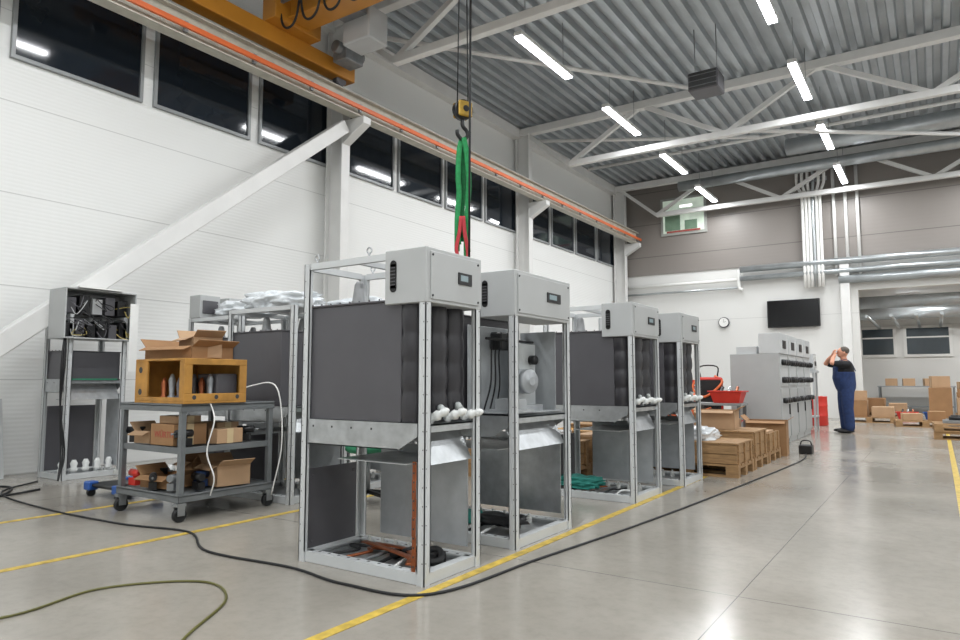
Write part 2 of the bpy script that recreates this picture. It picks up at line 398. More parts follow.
# ---------------------------------------------------------------- bridge crane
GY=6.75
r=root('bridge_crane',(0,GY,.12),'yellow overhead bridge crane running on the wall rail','crane')
B().box(-7.9,7.6,-.17,.17,6.42,6.94).box(-7.9,7.6,-.22,.22,6.4,6.43).box(-7.9,7.6,-.22,.22,6.93,6.96).obj('girder',r,YELLOW)
B().box(-8.33,-8.08,-2.3,1.45,6.07,6.33).box(-8.15,-7.85,-.45,.45,6.33,6.8).obj('end_carriage',r,YELLOW,.01)
for y in (-2.0,1.2): B().cyl((-8.26,y,6.05),(-8.14,y,6.05),.1,n=20).obj('wheel',r,TANK)
B().box(-7.35,-6.8,.42,.85,6.1,6.62).obj('drive_box',r,BOXG,.02,label='pale grey crane drive box')
B().box(-7.3,-6.85,.17,.42,6.45,6.55).obj('box_bracket',r,GALVD)
B().box(-7.95,-7.65,.8,1.2,6.15,6.4).cyl((-7.8,.7,6.35),(-7.8,1.3,6.35),.1,n=18).obj('motor',r,GALVD,.01)
for i in range(5):
    x=-7.9+i*.45
    B().path(smooth_pts([(x,-.34,6.6),(x+.08,-.34,6.25),(x+.22,-.34,6.15),(x+.37,-.34,6.25),(x+.45,-.34,6.6)],6),.018,6).obj('festoon_cable',r,RUB,label='black festoon cable loop')
B().box(-8.0,-5,-.36,-.32,6.58,6.62).obj('festoon_rail',r,GALVD)
HX=-4.78
B().box(HX-.4,HX+.4,-.35,.35,6.97,7.2).cyl((HX-.35,0,7.15),(HX+.35,0,7.15),.17,n=18).obj('hoist_trolley',r,BOXG,.02)
r=root('crane_hook',(HX,GY,4.33),'yellow and black crane hook block hanging on steel ropes','crane hook',rz=-.4)
YD=mat('hook_yellow_dark','a8862c',.5,.1,.25,20)
B().box(-.08,-.05,-.1,.1,.04,.24).box(.05,.08,-.1,.1,.04,.24).obj('block',r,YD,.02)
B().cyl((-.05,0,.14),(.05,0,.14),.125,n=20).cyl((-.085,0,.14),(.085,0,.14),.04,n=14).obj('sheave',r,BLACK)
for sy in (-1,1): B().cyl((0,sy*.08,.16),(0,sy*.05,2.18),.009,n=6).obj('wire_rope',r,RUB)
B().path(smooth_pts([(0,0,.03),(0,0,-.06),(0,.06,-.12),(0,.07,-.18),(0,.0,-.24),(0,-.07,-.19),(0,-.08,-.13)],5),.025,8).obj('hook',r,BLACK)
tube('power_cable',(HX+.19,GY-.1,6.5),(HX+.17,GY-.1,2.4),.014,RUB,'black pendant cable hanging down from the crane','cable')
RZ=-math.radians(56)
for i,(m,zb,dl,dd,lab) in enumerate(((GREEN,2.72,-.055,.0,'broad flat green woven strap hanging folded from the hook'),(GREEND,2.85,.0,.04,'broad flat dark green strap hanging folded from the hook'),(GREEN,2.62,.06,-.03,'broad flat green woven strap hanging folded from the hook'))):
    zt=4.11
    r=root('lifting_sling',(HX+dl*.83+dd*-.56,GY+dl*.556+dd*.83,0),lab,'lifting sling','slings on the crane hook',RZ)
    for s_ in (-1,1):
        w=.014*s_
        pts=smooth_pts([(0,-dl*.8,zt),(w,-dl*.2,zt-.18),(w*1.3,.008*i,zt-.5),(w,.012,(zt+zb)/2),(w*1.4,-.01,zb+.3),(w,.01*s_,zb+.04*s_)],6)
        B().path(pts,.006,8,flat=5.5).obj('webbing',r,m)
for i,(dl,zb) in enumerate(((-.07,2.42),(.06,2.36))):
    r=root('lifting_sling',(HX+dl*.83+.045,GY+dl*.556-.067,0),'thin red woven lifting strap hanging below the green ones','lifting sling','slings on the crane hook',RZ)
    B().path(smooth_pts([(0,-dl*.8,3.1),(0,-dl*.5,2.9),(0,0,2.72),(0,.01,2.6),(0,0,zb)],6),.006,8,flat=3.8).obj('webbing',r,REDS)
    B().path(smooth_pts([(0,0,zb),(0,.02,zb-.05),(0,0,zb-.1),(0,-.02,zb-.05),(0,0,zb)],4),.007,6).obj('hook_ring',r,BLACK)
# ---------------------------------------------------------------- switchgear
BG=mat('bushing_grey','8b8d8e',.4)
MILK=mat('bushing_milky','c6cbca',.3,0,.14,25)
def cabinet(cx,cy,D,W,H,label,cfg,rz=0):
    r=root('switchgear_cabinet',(cx,cy,0),label,'switchgear cabinet','partly assembled switchgear',rz)
    hx,hy=D/2,W/2; pw=.052
    for sx in (-1,1):
        for sy in (-1,1):
            xo,yo=sx*hx,sy*hy
            xi,yi=xo-sx*pw,yo-sy*pw
            b=B(); t=.006
            b.box(min(xo,xi),max(xo,xi),min(yo,yo-sy*t),max(yo,yo-sy*t),.0,H-.001)
            b.box(min(xo,xo-sx*t),max(xo,xo-sx*t),min(yo,yi),max(yo,yi),.0,H-.001)
            b.box(min(xi,xi+sx*t),max(xi,xi+sx*t),min(yo,yo-sy*.022),max(yo,yo-sy*.022),.06,H-.001)
            b.box(min(xo,xo-sx*.022),max(xo,xo-sx*.022),min(yi,yi+sy*t),max(yi,yi+sy*t),.06,H-.001)
            z=.12
            while z<H-.1:
                xm=(xo+xi)/2; ym=(yo+yi)/2
                b.cb((xm+sx*.012,yo+sy*.0005,z),(.006,.001,.006),1); b.cb((xo+sx*.0005,ym+sy*.012,z),(.001,.006,.006),1); z+=.1
            b.obj('post',r,(FRAME,HOLE))
    b=B()
    for sy in (-1,1):
        y=sy*(hy-.022); b.box(-hx+.007,hx-.007,y-.014,y+.014,.002,.062)
        y2=sy*(hy-.055); b.box(-hx+.03,hx-.03,y2-.02,y2+.02,.05,.06)
    for sx in (-1,1):
        x=sx*(hx-.022); b.box(x-.014,x+.014,-hy+.037,hy-.037,.002,.062)
        x2=sx*(hx-.055); b.box(x2-.02,x2+.02,-hy+.04,hy-.04,.05,.06)
    n=int(D/.08)
    for i in range(1,n):
        for sy in (-1,1): b.cb((-hx+.05+i*.08,sy*(hy-.055),.0605),(.018,.014,.001),1)
    b.obj('base_frame',r,(FRAME,HOLE))
    B().box(-hx+.04,hx-.04,-hy+.04,hy-.04,.01,.02).obj('base_plate',r,GALV)
    b=B()
    for sy in (-1,1):
        y=sy*(hy-.015); b.box(-hx+.05,hx-.05,y-.015,y+.015,H-.04,H)
    b.box(-hx,-hx+.03,-hy+.05,hy-.05,H-.04,H).box(-.05,-.02,-hy+.03,hy-.03,H-.04,H-.01)
    b.obj('top_rail',r,FRAME)
    if cfg.get('eyes'):
        for sx in (-.8,.1):
            for sy in (-1,1):
                x=sx*hx;y=sy*(hy-.015)
                b=B().path([(x,y,H),(x,y,H+.02)],.006,6)
                b.path([(x+.018*math.cos(t),y,H+.035+.018*math.sin(t)) for t in [2*math.pi*i/10 for i in range(11)]],.005,6)
                b.obj('lifting_eye',r,GALV)
    th=cfg.get('tank',(.87,1.55)); tx1=hx-cfg.get('tankgap',.2)
    zt=th[0]; dp=.16
    b=B().box(-hx+.01,hx-.02,-hy+.015,hy-.015,zt-.025,zt-.015)
    for sy in (-1,1):
        ya,yb_=sorted((sy*(hy-.008),sy*(hy-.014)))
        b.poly([(-hx+.01,ya,zt-.01),(hx-.06,ya,zt-.01),(hx-.06,ya,zt-.08),(hx-.2,ya,zt-dp),(-hx+.01,ya,zt-dp),
                (-hx+.01,yb_,zt-.01),(hx-.06,yb_,zt-.01),(hx-.06,yb_,zt-.08),(hx-.2,yb_,zt-dp),(-hx+.01,yb_,zt-dp)],
               [(0,1,2,3,4),(9,8,7,6,5),(0,5,6,1),(1,6,7,2),(2,7,8,3),(3,8,9,4),(4,9,5,0)])
        b.box(-hx+.02,hx-.2,min(ya,ya-sy*.05),max(ya,ya-sy*.05),zt-dp,zt-dp+.006)
    b.box(-hx+.01,-hx+.02,-hy+.05,hy-.05,zt-dp,zt-.015).box(hx-.03,hx-.02,-hy+.05,hy-.05,zt-.06,zt-.015)
    for i in range(int((D-.2)/.16)): b.cb((-hx+.1+i*.16,-hy+.0075,zt-.05),(.012,.001,.012),1)
    b.obj('support_tray',r,(GALV,HOLE))
    b=B().box(-hx+.03,tx1,-hy+.03,hy-.03,th[0]-.01,th[1])
    b.box(-hx+.02,tx1+.01,-hy+.02,hy-.02,th[1],th[1]+.012)
    for i in range(int((tx1+hx)/.08)): b.cyl((-hx+.05+i*.08,-hy+.03,th[1]+.012),(-hx+.05+i*.08,-hy+.03,th[1]+.022),.007,n=6)
    b.obj('gas_tank',r,(cfg.get('tankmat',TANK),),.006)
    if cfg.get('tops',True):
        for sx,sy in ((-.17,-.4),(.02,.45)):
            c=(sx*D,sy*hy,th[1]+.012)
            B().lathe([(.055,0),(.055,.02),(.045,.03),(.032,.13),(.02,.15)],c,n=16).obj('bushing',r,BG,label='grey conical bushing')
    if cfg.get('poles',True):
        for sy in (-.62,0,.62):
            c=(hx-.155,sy*hy,th[0]-.01); hgt=th[1]-th[0]
            R=hy*.3
            pr=[(R,0)]; k=4
            for i in range(k):
                z=hgt*i/k; pr+=[(R*.96,z+.012),(R*1.02,z+.03),(R*1.06,z+hgt/k*.5),(R*1.02,z+hgt/k-.03),(R*.96,z+hgt/k-.012)]
            pr+=[(R*.95,hgt)]
            B().lathe(pr,c,n=18).obj('pole_insulator',r,EPOXY,label='dark smooth rounded epoxy pole')
            for q,(dx,dz,dr) in enumerate(((-.075,.035,(.35,-.9,.5+.3*sy)),(-.05,.02,(.9,.3,.35-.2*sy)))):
                cc=(hx+dx,sy*hy+(.0 if q==0 else .04),th[0]+dz)
                B().lathe([(.012,-.05),(.026,-.04),(.03,-.02),(.02,-.005),(.028,.01),(.03,.03),(.019,.045),(.024,.06),(.02,.085),(.008,.1)],cc,dr,n=12).obj('cable_bushing',r,(MILK,PORC)[q],label='milky white ribbed cable bushing')
    if not cfg.get('nobox'):
        bx=cfg.get('boxd',.3); z0=H-cfg.get('boxh',.3)
        cb=B().box(hx-bx,hx+.004,-hy-.004,hy+.004,z0,H+.012).obj('control_box',r,BOXG,.004)
        B().box(hx+.004,hx+.012,-hy+.03,hy-.03,z0+.02,H-.01).obj('door',cb,BOXG,.003)
        b=B().box(hx+.012,hx+.02,.03*W,.28*W,z0+.13,z0+.2).box(hx+.02,hx+.022,.06*W,.2*W,z0+.15,z0+.185,1)
        b.obj('display',cb,(BLACK,mat('display_lcd','8a9ca2',.3)),.002)
        for y in (-hy+.045,hy-.045):
            for z in (z0+.04,H-.03): B().cyl((hx+.012,y,z),(hx+.016,y,z),.007,n=8).obj('screw',cb,BLACK)
        xv=hx-bx*.78
        b=B().cb((xv,-hy-.006,z0+.16),(.045,.006,.14),0)
        for sz in (-1,1): b.cyl((xv,-hy-.003,z0+.16+sz*.07),(xv,-hy-.009,z0+.16+sz*.07),.0225,n=14,m=0)
        for i in range(6): b.cb((xv,-hy-.011,z0+.11+i*.02),(.035,.006,.005),1)
        b.obj('vent',cb,(BLACK,TANK))
    if cfg.get('mech'):
        z0=th[0]
        mg=B().box(hx-.42,hx-.412,-hy+.05,hy-.06,z0,z0+.62).box(hx-.41,hx-.1,hy-.05,hy-.042,z0,z0+.6).box(hx-.41,hx-.05,-hy+.06,hy-.06,z0,z0+.008).obj('drive_mechanism',r,PLATE,.002,label='galvanized drive mechanism plate with drum and linkages')
        B().box(hx-.25,hx-.242,.02,.3,z0+.05,z0+.5).obj('mounting_plate',mg,mat('plate_pale','c4c8c9',.35,.15,.06,9))
        B().lathe([(.085,0),(.09,.01),(.09,.03),(.075,.035),(.075,.055),(.09,.06),(.09,.09),(.08,.1),(.03,.102),(.03,.12)],(hx-.23,.06,z0+.22),(1,-.25,0),n=24).obj('drum',mg,PLATE,label='round grey coil drum')
        B().lathe([(.035,0),(.035,.05),(.02,.06)],(hx-.24,.22,z0+.38),(1,0,0),n=16).obj('gear',mg,BLACK)
        B().box(hx-.4,hx-.3,-.1,.12,z0+.45,z0+.58).obj('motor_housing',mg,BLACK,.01)
        B().cyl((hx-.28,-.33,z0+.52),(hx-.28,.33,z0+.52),.01,n=10).obj('shaft_rod',mg,BLACK)
        for k in range(3): B().path(smooth_pts([(hx-.35,-.25+.08*k,z0+.02),(hx-.3,-.24+.06*k,z0+.2),(hx-.32,-.2+.05*k,z0+.4),(hx-.35,-.15+.06*k,z0+.52)],5),.006,6).obj('wiring',mg,RUB)
        B().box(hx-.26,hx-.04,-hy+.08,-.08,z0+.008,z0+.03).box(hx-.22,hx-.06,-hy+.1,-.15,z0+.03,z0+.1).obj('bracket',mg,PLATE)
        B().box(hx-.3,hx-.15,-.02,.25,z0+.008,z0+.05).obj('bracket',mg,PLATE)
    lo=cfg.get('low',.55)
    b=B().box(-hx+.008,-hx+.016,-hy+.06,hy-.06,.06,lo)
    for z in (.1,lo-.05):
        for y in (-hy+.09,hy-.09): b.cyl((-hx+.016,y,z),(-hx+.022,y,z),.01,n=8)
    b.obj('back_panel',r,TANK if not cfg.get('galvback') else PLATE,.002)
    B().box(-hx+.2,hx-.08,hy-.022,hy-.014,.1,zt-.18).obj('side_panel',r,PLATE if not cfg.get('mech') else GALV)
    b=B().poly([(hx-.14,-hy+.05,zt-.03),(hx-.14,hy-.05,zt-.03),(hx-.03,hy-.05,zt-.24),(hx-.03,-hy+.05,zt-.24),(hx-.145,-hy+.05,zt-.03),(hx-.145,hy-.05,zt-.03),(hx-.035,hy-.05,zt-.24),(hx-.035,-hy+.05,zt-.24)],[(0,1,2,3),(7,6,5,4),(0,4,5,1),(1,5,6,2),(2,6,7,3),(3,7,4,0)])
    b.box(-hx+.3,hx-.15,-hy+.02,hy-.02,zt-.24,zt-.235)
    b.obj('apron_sheet',r,GALV)
    if cfg.get('copper',True):
        b=B()
        for i in range(6): b.box(hx-.105,hx-.08,-hy+.02+.004*(i%2),-hy+.026+.004*(i%2),.05+i*.1,.152+i*.1)
        for i in range(12): b.cb((hx-.092,-hy+.0195,.09+i*.05),(.01,.001,.01),1)
        b.obj('earth_bar',r,(COPPER,HOLE),label='segmented perforated vertical copper strip')
        for k,off in enumerate((0,.09)):
            b=B().path(smooth_pts([(hx-.08-off,-hy+.09,.075),(hx-.2-off,-.1+off,.08),(hx-.42,-.02+off,.08),(hx-.75+off,hy-.2,.08)],6),.006,6,flat=5)
            b.obj('busbar',r,COPPER,label='flat curved copper busbar lying on the base')
        for i in range(4): B().box(hx-.5+i*.1,hx-.45+i*.1,.02,.13,.02,.07+.02*(i%2)).obj('clamp_block',r,BLACK,.004)
        B().path(smooth_pts([(hx-.35,.02,.06),(hx-.2,.1,.1),(hx-.1,0,.07),(hx-.2,-.1,.06)],6),.02,8).obj('loose_wire',r,RUB)
    if cfg.get('clutter'):
        for k in range(5):
            B().path(smooth_pts([(-hx+.15+.13*k,-hy+.12,.035),(-hx+.25+.1*k,0,.05),(-hx+.1+.16*k,.08,.04),(-hx+.3+.1*k,hy-.12,.035)],6),.01,6).obj('loose_wire',r,(RUB,COPPER,GALVD,RUB,PORC)[k])
    for i in range(6):
        B().cb((-hx+.18+i*.11,hy-.1,.04),(.03,.04,.04)).cb((-hx+.18+i*.11,hy-.1,.075),(.015,.015,.03)).obj('cable_clamp',r,mat('clamp_pale','c9cac6',.5))
    return r
def cabn(y0,y1,lab,cfg,x0=-3.30,x1=-2.32,H=1.83):
    return cabinet((x0+x1)/2,(y0+y1)/2,x1-x0,y1-y0,H,lab,cfg)
cabn(2.93,3.47,'open grey switchgear frame with dark gas tank and copper strip',dict(eyes=1,clutter=1))
cabn(3.88,4.7,'open grey switchgear frame with exposed drive mechanism',dict(tankgap=.45,mech=1,poles=False,galvback=1,low=.5,copper=False,clutter=1),-3.36)
cabn(5.9,6.6,'open grey switchgear frame beside wooden crates',dict(copper=False,clutter=1),-3.2,-2.28,1.8)
cabn(7.12,7.78,'open grey switchgear frame at the end of the row',dict(copper=False),-3.15,-2.22,1.8)
cabn(4.15,4.85,'open grey switchgear frame with plastic film on top, beside tool cart',dict(copper=False,nobox=1,poles=False),-5.75,-4.8,1.78)
cabn(5.1,5.8,'open grey switchgear frame in the rear row',dict(copper=False,nobox=1),-5.75,-4.8,1.78)
cabn(6.3,7.0,'open grey switchgear frame in the rear row',dict(copper=False),-5.75,-4.8,1.78)
cabn(4.6,5.3,'open grey switchgear frame near the wall',dict(copper=False,nobox=1,poles=False),-7.1,-6.15,1.8)
cl=cabinet(-8.28,4.06,.56,.66,1.84,'grey switchgear frame with open electronics compartment on top',dict(copper=False,nobox=1,tank=(1.12,1.42),poles=False,tops=False,low=.8,tankgap=.08))
b=B().box(-.02,.36,-.42,.38,1.56,1.575).box(-.02,.36,-.42,.38,2.11,2.125).box(-.02,.36,-.42,-.405,1.575,2.11).box(-.02,.36,.365,.38,1.575,2.11).box(-.02,0,-.405,.365,1.575,2.11)
ec=b.obj('electronics_box',cl,BOXG,.003,label='open grey box full of relays and wiring')
for i in range(6):
    B().box(.0,.28,-.38+i*.122,-.29+i*.122,1.58,1.74+.04*(i%2)).obj('relay',ec,(BLACK,TANK,BLACK)[i%3],.004)
for i in range(5):
    B().box(.0,.26,-.37+i*.145,-.26+i*.145,1.85,2.03+.03*(i%2)).obj('relay',ec,(TANK,BLACK,BOXG)[i%3],.004)
WY=mat('wire_yellow','b0a060',.5)
for i in range(24):
    y=random.uniform(-.36,.32); z=random.uniform(1.64,2.03)
    B().path(smooth_pts([(.27,y,z),(.35,y+random.uniform(-.1,.1),z-.08),(.32,y+random.uniform(-.15,.15),z+random.uniform(-.1,.12)),(.22,y*.6,z+.02)],5),.005,5).obj('wiring',ec,(RUB,BLACK,BOXG,BLACK,WY,TANK)[i%6])
B().box(.37,.376,.3,.4,1.2,2.0).obj('cover_plate',cl,PAPER)
B().box(-.2,.4,-.3,.2,2.13,2.145).obj('top_plate',cl,PAPER)
for i in range(5):
    B().lathe([(.035,0),(.045,.04),(.03,.06),(.04,.1),(.02,.14)],(.12,-.26+i*.13,.06),n=12).obj('cable_bushing',cl,PORC)
B().box(-.1,.27,-.28,.24,1.1,1.115).obj('green_tray',cl,mat('tray_green','2c8060',.5))
for k in range(3):
    B().path(smooth_pts([(.27,-.36,1.7),(.34,-.38-.02*k,1.3),(.3,-.39,.8),(.32,-.37+.02*k,.3),(.4,-.42,.02)],8),.009,6).obj('cable',cl,RUB)
for i,(x,y,z,d) in enumerate(((-5.35,4.5,1.87,(.75,.55,.17)),(-5.2,5.45,1.88,(.7,.5,.2)),(-6.5,4.95,1.9,(.6,.5,.18)))):
    single(B().blob((0,0,0),d,.28,4,seed=i,fr=2.6),'plastic_cover',(x,y,z),PLASTIC,'crumpled clear plastic film bag lying on cabinet top','plastic film','plastic film covers')
for i,(x,y) in enumerate(((-6.98,4.72),(-6.98,5.1))):
    single(B().box(-.1,.1,-.13,.13,0,.26).box(.1,.11,-.1,.1,.05,.2,1),'control_module',(x,y,1.802),(BOXG,TANK),'small grey control housing on a cabinet top','control housing','loose control housings',bevel=.005)
# ---------------------------------------------------------------- finished cabinets
def closed(cx,cy,D,W,H,label):
    r=root('finished_switchgear',(cx,cy,0),label,'switchgear cabinet','finished switchgear row')
    hx,hy=D/2,W/2
    B().box(-hx,hx,-hy,hy,.08,H-.35).box(-hx+.02,hx-.02,-hy+.02,hy-.02,0,.08).obj('body',r,BOXG,.005)
    B().box(hx-.32,hx+.02,-hy,hy,H-.35,H).box(-hx+.1,hx-.36,-hy+.05,hy-.05,H-.35,H-.22).obj('control_box',r,FRAME,.005)
    d=B().box(hx,hx+.015,-hy+.02,hy-.02,.12,.95).obj('door',r,BOXG,.004)
    B().box(hx+.015,hx+.035,hy-.09,hy-.06,.5,.68).obj('handle',d,BLACK)
    op=B().box(hx+.002,hx+.01,-hy+.05,hy-.05,1.0,H-.4).obj('operating_panel',r,FRAME)
    for y in (-.2,0,.2):
        for z in (1.1,1.4): B().lathe([(.05,0),(.055,.04),(.045,.07),(.03,.08)],(hx+.01,y,z),(1,0,0),n=16).obj('socket',op,BLACK,label='black round fitting')
    for y in (-.2,0,.2): B().lathe([(.045,0),(.05,.04),(.04,.08)],(hx+.015,y,.75),(1,0,0),n=14).obj('cable_socket',d,BLACK)
    B().box(hx+.02,hx+.03,-.14,.14,H-.26,H-.12).obj('display',r,BLACK)
    return r
for i in range(4):
    closed(-2.6,12.75+i*.84,.8,.78,1.9,'closed light grey finished switchgear cabinet with round black fittings')
single(B().box(-.3,.3,-.25,.25,1.25,1.3).box(-.27,-.23,-.22,-.18,0,1.25).box(.23,.27,-.22,-.18,0,1.25).box(-.27,-.23,.18,.22,0,1.25).box(.23,.27,.18,.22,0,1.25).box(-.28,.28,-.23,.23,.3,.33),'equipment_stand',(-2.45,16.35,0),FRAME,'pale grey metal stand next to the worker','stand')
single(B().box(-.26,.26,-.22,.22,0,.36).box(.26,.27,-.18,.18,.05,.3,1).box(.27,.28,-.1,.1,.1,.2,2),'relay_unit',(-2.45,16.35,1.302),(FRAME,PORC,BLACK),'grey relay unit with display standing on a metal stand','relay unit',bevel=.005)
# ---------------------------------------------------------------- cart
CX,CY=-5.36,3.6
r=root('tool_cart',(CX,CY,0),'grey steel three-shelf workshop cart on black castors','cart')
hx,hy=.42,.42
for sx in (-1,1):
    for sy in (-1,1):
        B().box(sx*hx-.022,sx*hx+.022,sy*hy-.022,sy*hy+.022,.14,.9).obj('leg',r,CARTG,.003)
        cs=B().box(sx*hx-.03,sx*hx+.03,sy*hy-.04,sy*hy+.04,.12,.145).box(sx*hx-.03,sx*hx-.024,sy*hy-.03,sy*hy+.03,.05,.12).box(sx*hx+.024,sx*hx+.03,sy*hy-.03,sy*hy+.03,.05,.12).obj('castor',r,GALVD)
        B().cyl((sx*hx-.02,sy*hy,.055),(sx*hx+.02,sy*hy,.055),.055,n=20).obj('wheel',cs,RUB,.005)
for nm,z in (('top_shelf',.9),('middle_shelf',.56),('bottom_shelf',.2)):
    b=B().box(-hx-.03,hx+.03,-hy-.03,hy+.03,z-.01,z)
    for q in ((-hx-.03,hx+.03,-hy-.03,-hy-.024),(-hx-.03,hx+.03,hy+.024,hy+.03),(-hx-.03,-hx-.024,-hy-.03,hy+.03),(hx+.024,hx+.03,-hy-.03,hy+.03)):
        b.box(*q,z-.05,z+.012)
    if nm=='middle_shelf': b.bm.free(); b=B().box(-hx,hx,-hy,hy,z-.008,z).box(-hx,hx,-hy-.01,-hy,z-.04,z+.01).box(hx,hx+.01,-hy,hy,z-.04,z+.01)
    b.obj(nm,r,CARTG,.002)
PRED=mat('print_red','a8483c',.6)
def carton(x,y,z,d,rz,label,m=CARD,text=None,flaps=False,group=None):
    r=root('cardboard_box',(x,y,z),label,'cardboard box',group,rz)
    a,b_,h=d[0]/2,d[1]/2,d[2]
    if flaps:
        t=.006
        bb=B().box(-a,a,-b_,b_,0,t).box(-a,-a+t,-b_,b_,t,h).box(a-t,a,-b_,b_,t,h).box(-a,a,-b_,-b_+t,t,h).box(-a,a,b_-t,b_,t,h)
        bb.obj('carton_body',r,m)
        B().bar((a,0,h),(a+.08,0,h+.05),d[1]*.98,.005).obj('flap',r,m)
        B().bar((-a,0,h),(-a-.07,0,h+.07),d[1]*.98,.005).obj('flap',r,m)
        B().bar((0,-b_,h),(0,-b_-.07,h-.03),d[0]*.96,.005).obj('flap',r,m)
    else:
        B().box(-a,a,-b_,b_,0,h).obj('carton_body',r,m,.004)
        B().box(-a-.001,a+.001,-.03,.03,-.0,h+.001).obj('tape',r,TAPE)
    if text:
        textmesh(text,'printed_logo',r,(.03,-b_-.0015,h*.5),h*.42,PRED,(math.pi/2,0,0))
    return r
r=root('wooden_crate',(-5.24,3.44,.912),'open-fronted yellow plywood crate with round holes holding parts','wooden crate')
b=B(); W2,D2,H2=.35,.29,.36; t=.018
b.box(-W2,W2,-D2,D2,0,t).box(-W2,-W2+t,-D2,D2,t,H2).box(W2-t,W2,-D2,D2,t,.08).box(W2-t,W2,-D2,D2,H2-.05,H2).box(W2-t,W2,D2-.07,D2,.08,H2-.05).box(W2-t,W2,-D2,-D2+.07,.08,H2-.05)
b.box(-W2+t,W2-t,D2-t,D2,t,H2).box(-W2+t,W2-t,-D2,D2-t,H2-t,H2)
b.box(-W2+t,W2-t,-D2,-D2+t,t,.05).box(-W2+t,-W2+.18,-D2,-D2+t,.05,H2-t).box(W2-.07,W2-t,-D2,-D2+t,.05,H2-t)
b.obj('crate_body',r,PLY,.003)
for x,z in ((-.27,.09),(-.27,.27)):
    B().cyl((x,-D2-.001,z),(x,-D2+.001,z),.026,n=16).obj('drilled_hole',r,HOLE)
for y in (-.2,0,.2):
    B().cyl((W2-.001,y,.05),(W2+.001,y,.05),.018,n=16).obj('drilled_hole',r,HOLE)
for i in range(8): B().lathe([(.03,0),(.035,.03),(.02,.05),(.028,.14+.03*(i%2)),(.01,.19+.03*(i%2))],(-.1+(i%4)*.11,-.18+.2*(i//4),t),n=12).obj('metal_part',r,(COPPER,GALVD,TANK)[i%3])
B().box(.0,.28,.05,.25,t,.24).obj('dark_part',r,TANK,.01)
carton(-5.28,3.44,1.274,(.56,.43,.1),.12,'flat open cardboard box lying on the plywood crate',CARD,flaps=True)
carton(-5.16,3.46,1.284,(.34,.24,.17),-.25,'small cardboard box tilted inside a larger one',CARDL,flaps=True)
single(B().blob((0,0,.05),(.24,.2,.1),.35,3,seed=9),'cloth',(-5.42,3.4,1.285),mat('rag_red_brown','84403a',.9),'red-brown rag stuffed in an open cardboard box','cloth')
single(B().box(-.02,.02,-.12,.12,0,.2).box(-.02,.02,-.02,.02,.2,.24),'cable_holder',(-5.7,3.42,.914),GREEND,'small green plastic holder standing on the cart','holder')
carton(-5.22,3.33,.575,(.32,.3,.17),.0,'cardboard box with red printed logo on cart shelf',CARD,text='WÜRTH')
carton(-5.0,3.62,.575,(.12,.25,.12),.0,'small cardboard box on the cart shelf',CARDL)
carton(-5.3,3.75,.575,(.3,.22,.16),.0,'cardboard box on the cart shelf',CARDL)
carton(-5.55,3.32,.575,(.2,.24,.1),.1,'small open cardboard box with parts on the cart shelf',CARDL,flaps=True)
carton(-5.22,3.34,.747,(.26,.2,.06),.1,'flat cardboard box lying on another box',CARDL)
carton(-5.4,3.38,.215,(.34,.3,.1),.15,'open small cardboard box on the lower cart shelf',CARD,flaps=True)
carton(-5.12,3.72,.215,(.28,.3,.17),-.15,'cardboard box on the lower cart shelf',CARDL,flaps=True)
carton(-5.6,3.8,.215,(.22,.28,.16),-.1,'cardboard box on the lower cart shelf',CARD,flaps=True)
carton(-5.55,3.8,.575,(.2,.24,.14),.1,'small cardboard box on the cart shelf',CARD)
TB=mat('tool_dark_blue','28406a',.5)
for i,(x,y,z,m,l) in enumerate(((-5.7,3.25,.215,RED,'red'),(-5.62,3.4,.215,BLACK,'black'),(-5.15,3.26,.215,GALVD,'steel'),(-5.03,3.4,.215,BLACK,'black'),(-5.7,3.5,.575,BLACK,'black'),(-5.58,3.55,.575,RED,'red'),(-5.7,3.68,.575,TB,'blue'),(-5.03,3.83,.575,BLACK,'black'),(-5.15,3.5,.215,TB,'blue'),(-5.68,3.75,.912,GALVD,'steel'),(-5.7,3.25,.575,BLACK,'black'),(-5.01,3.25,.575,BLACK,'black'),(-5.35,3.2,.215,BLACK,'black'))):
    single(B().box(-.05,.05,-.03,.03,0,.06).cyl((-.06,0,.1),(.08,0,.1),.03,n=12).cyl((.0,0,.05),(-.01,0,.1),.018,n=8).cyl((.08,0,.1),(.12,0,.1),.008,n=8,m=1),'hand_tool',(x,y,z),(m,GALVD),l+' power hand tool lying on a cart shelf','tool','tools on the cart',rz=i)
for k,(x,z) in enumerate(((-5.5,.58),(-5.35,.22))):
    single(B().path(smooth_pts([(-.15,0,.02),(0,-.05,.05),(.15,.02,.03),(.1,.12,.06),(-.1,.1,.03),(-.2,.02,.02)],6),.008,6),'coiled_lead',(x,3.55,z),RUB,'loose coiled black lead on a cart shelf','cable','leads on the cart')
single(B().path(smooth_pts([(0,0,0),(.1,-.02,-.15),(.06,-.05,-.4),(.12,-.02,-.6),(.05,0,-.75)],8),.006,6),'air_hose',(-4.92,3.4,.93),PAPER,'white hose hanging down beside the cart','hose')
single(B().path(smooth_pts([(0,0,0),(.1,.2,.1),(.3,.31,.08),(.36,.33,-.4),(.3,.28,-.85)],8),.006,6),'air_hose',(-5.2,3.75,.95),PAPER,'white hose looping over the end of the cart','hose')
r=root('roller_dolly',(-6.5,3.6,0),'small dark dolly with blue feet and castors','dolly')
B().box(-.28,.28,-.2,.2,.09,.12).obj('deck',r,BLACK,.01)
for sx in (-1,1):
    for sy in (-1,1):
        w=B().box(sx*.25-.05,sx*.25+.05,sy*.18-.05,sy*.18+.05,.06,.14).obj('foot',r,BLUE,.01)
        B().cyl((sx*.25-.02,sy*.18,.035),(sx*.25+.02,sy*.18,.035),.035,n=16).obj('wheel',w,RUB)
r=root('bushing_rack',(-6.9,4.2,0),'small rack with white insulators on the floor','insulator rack')
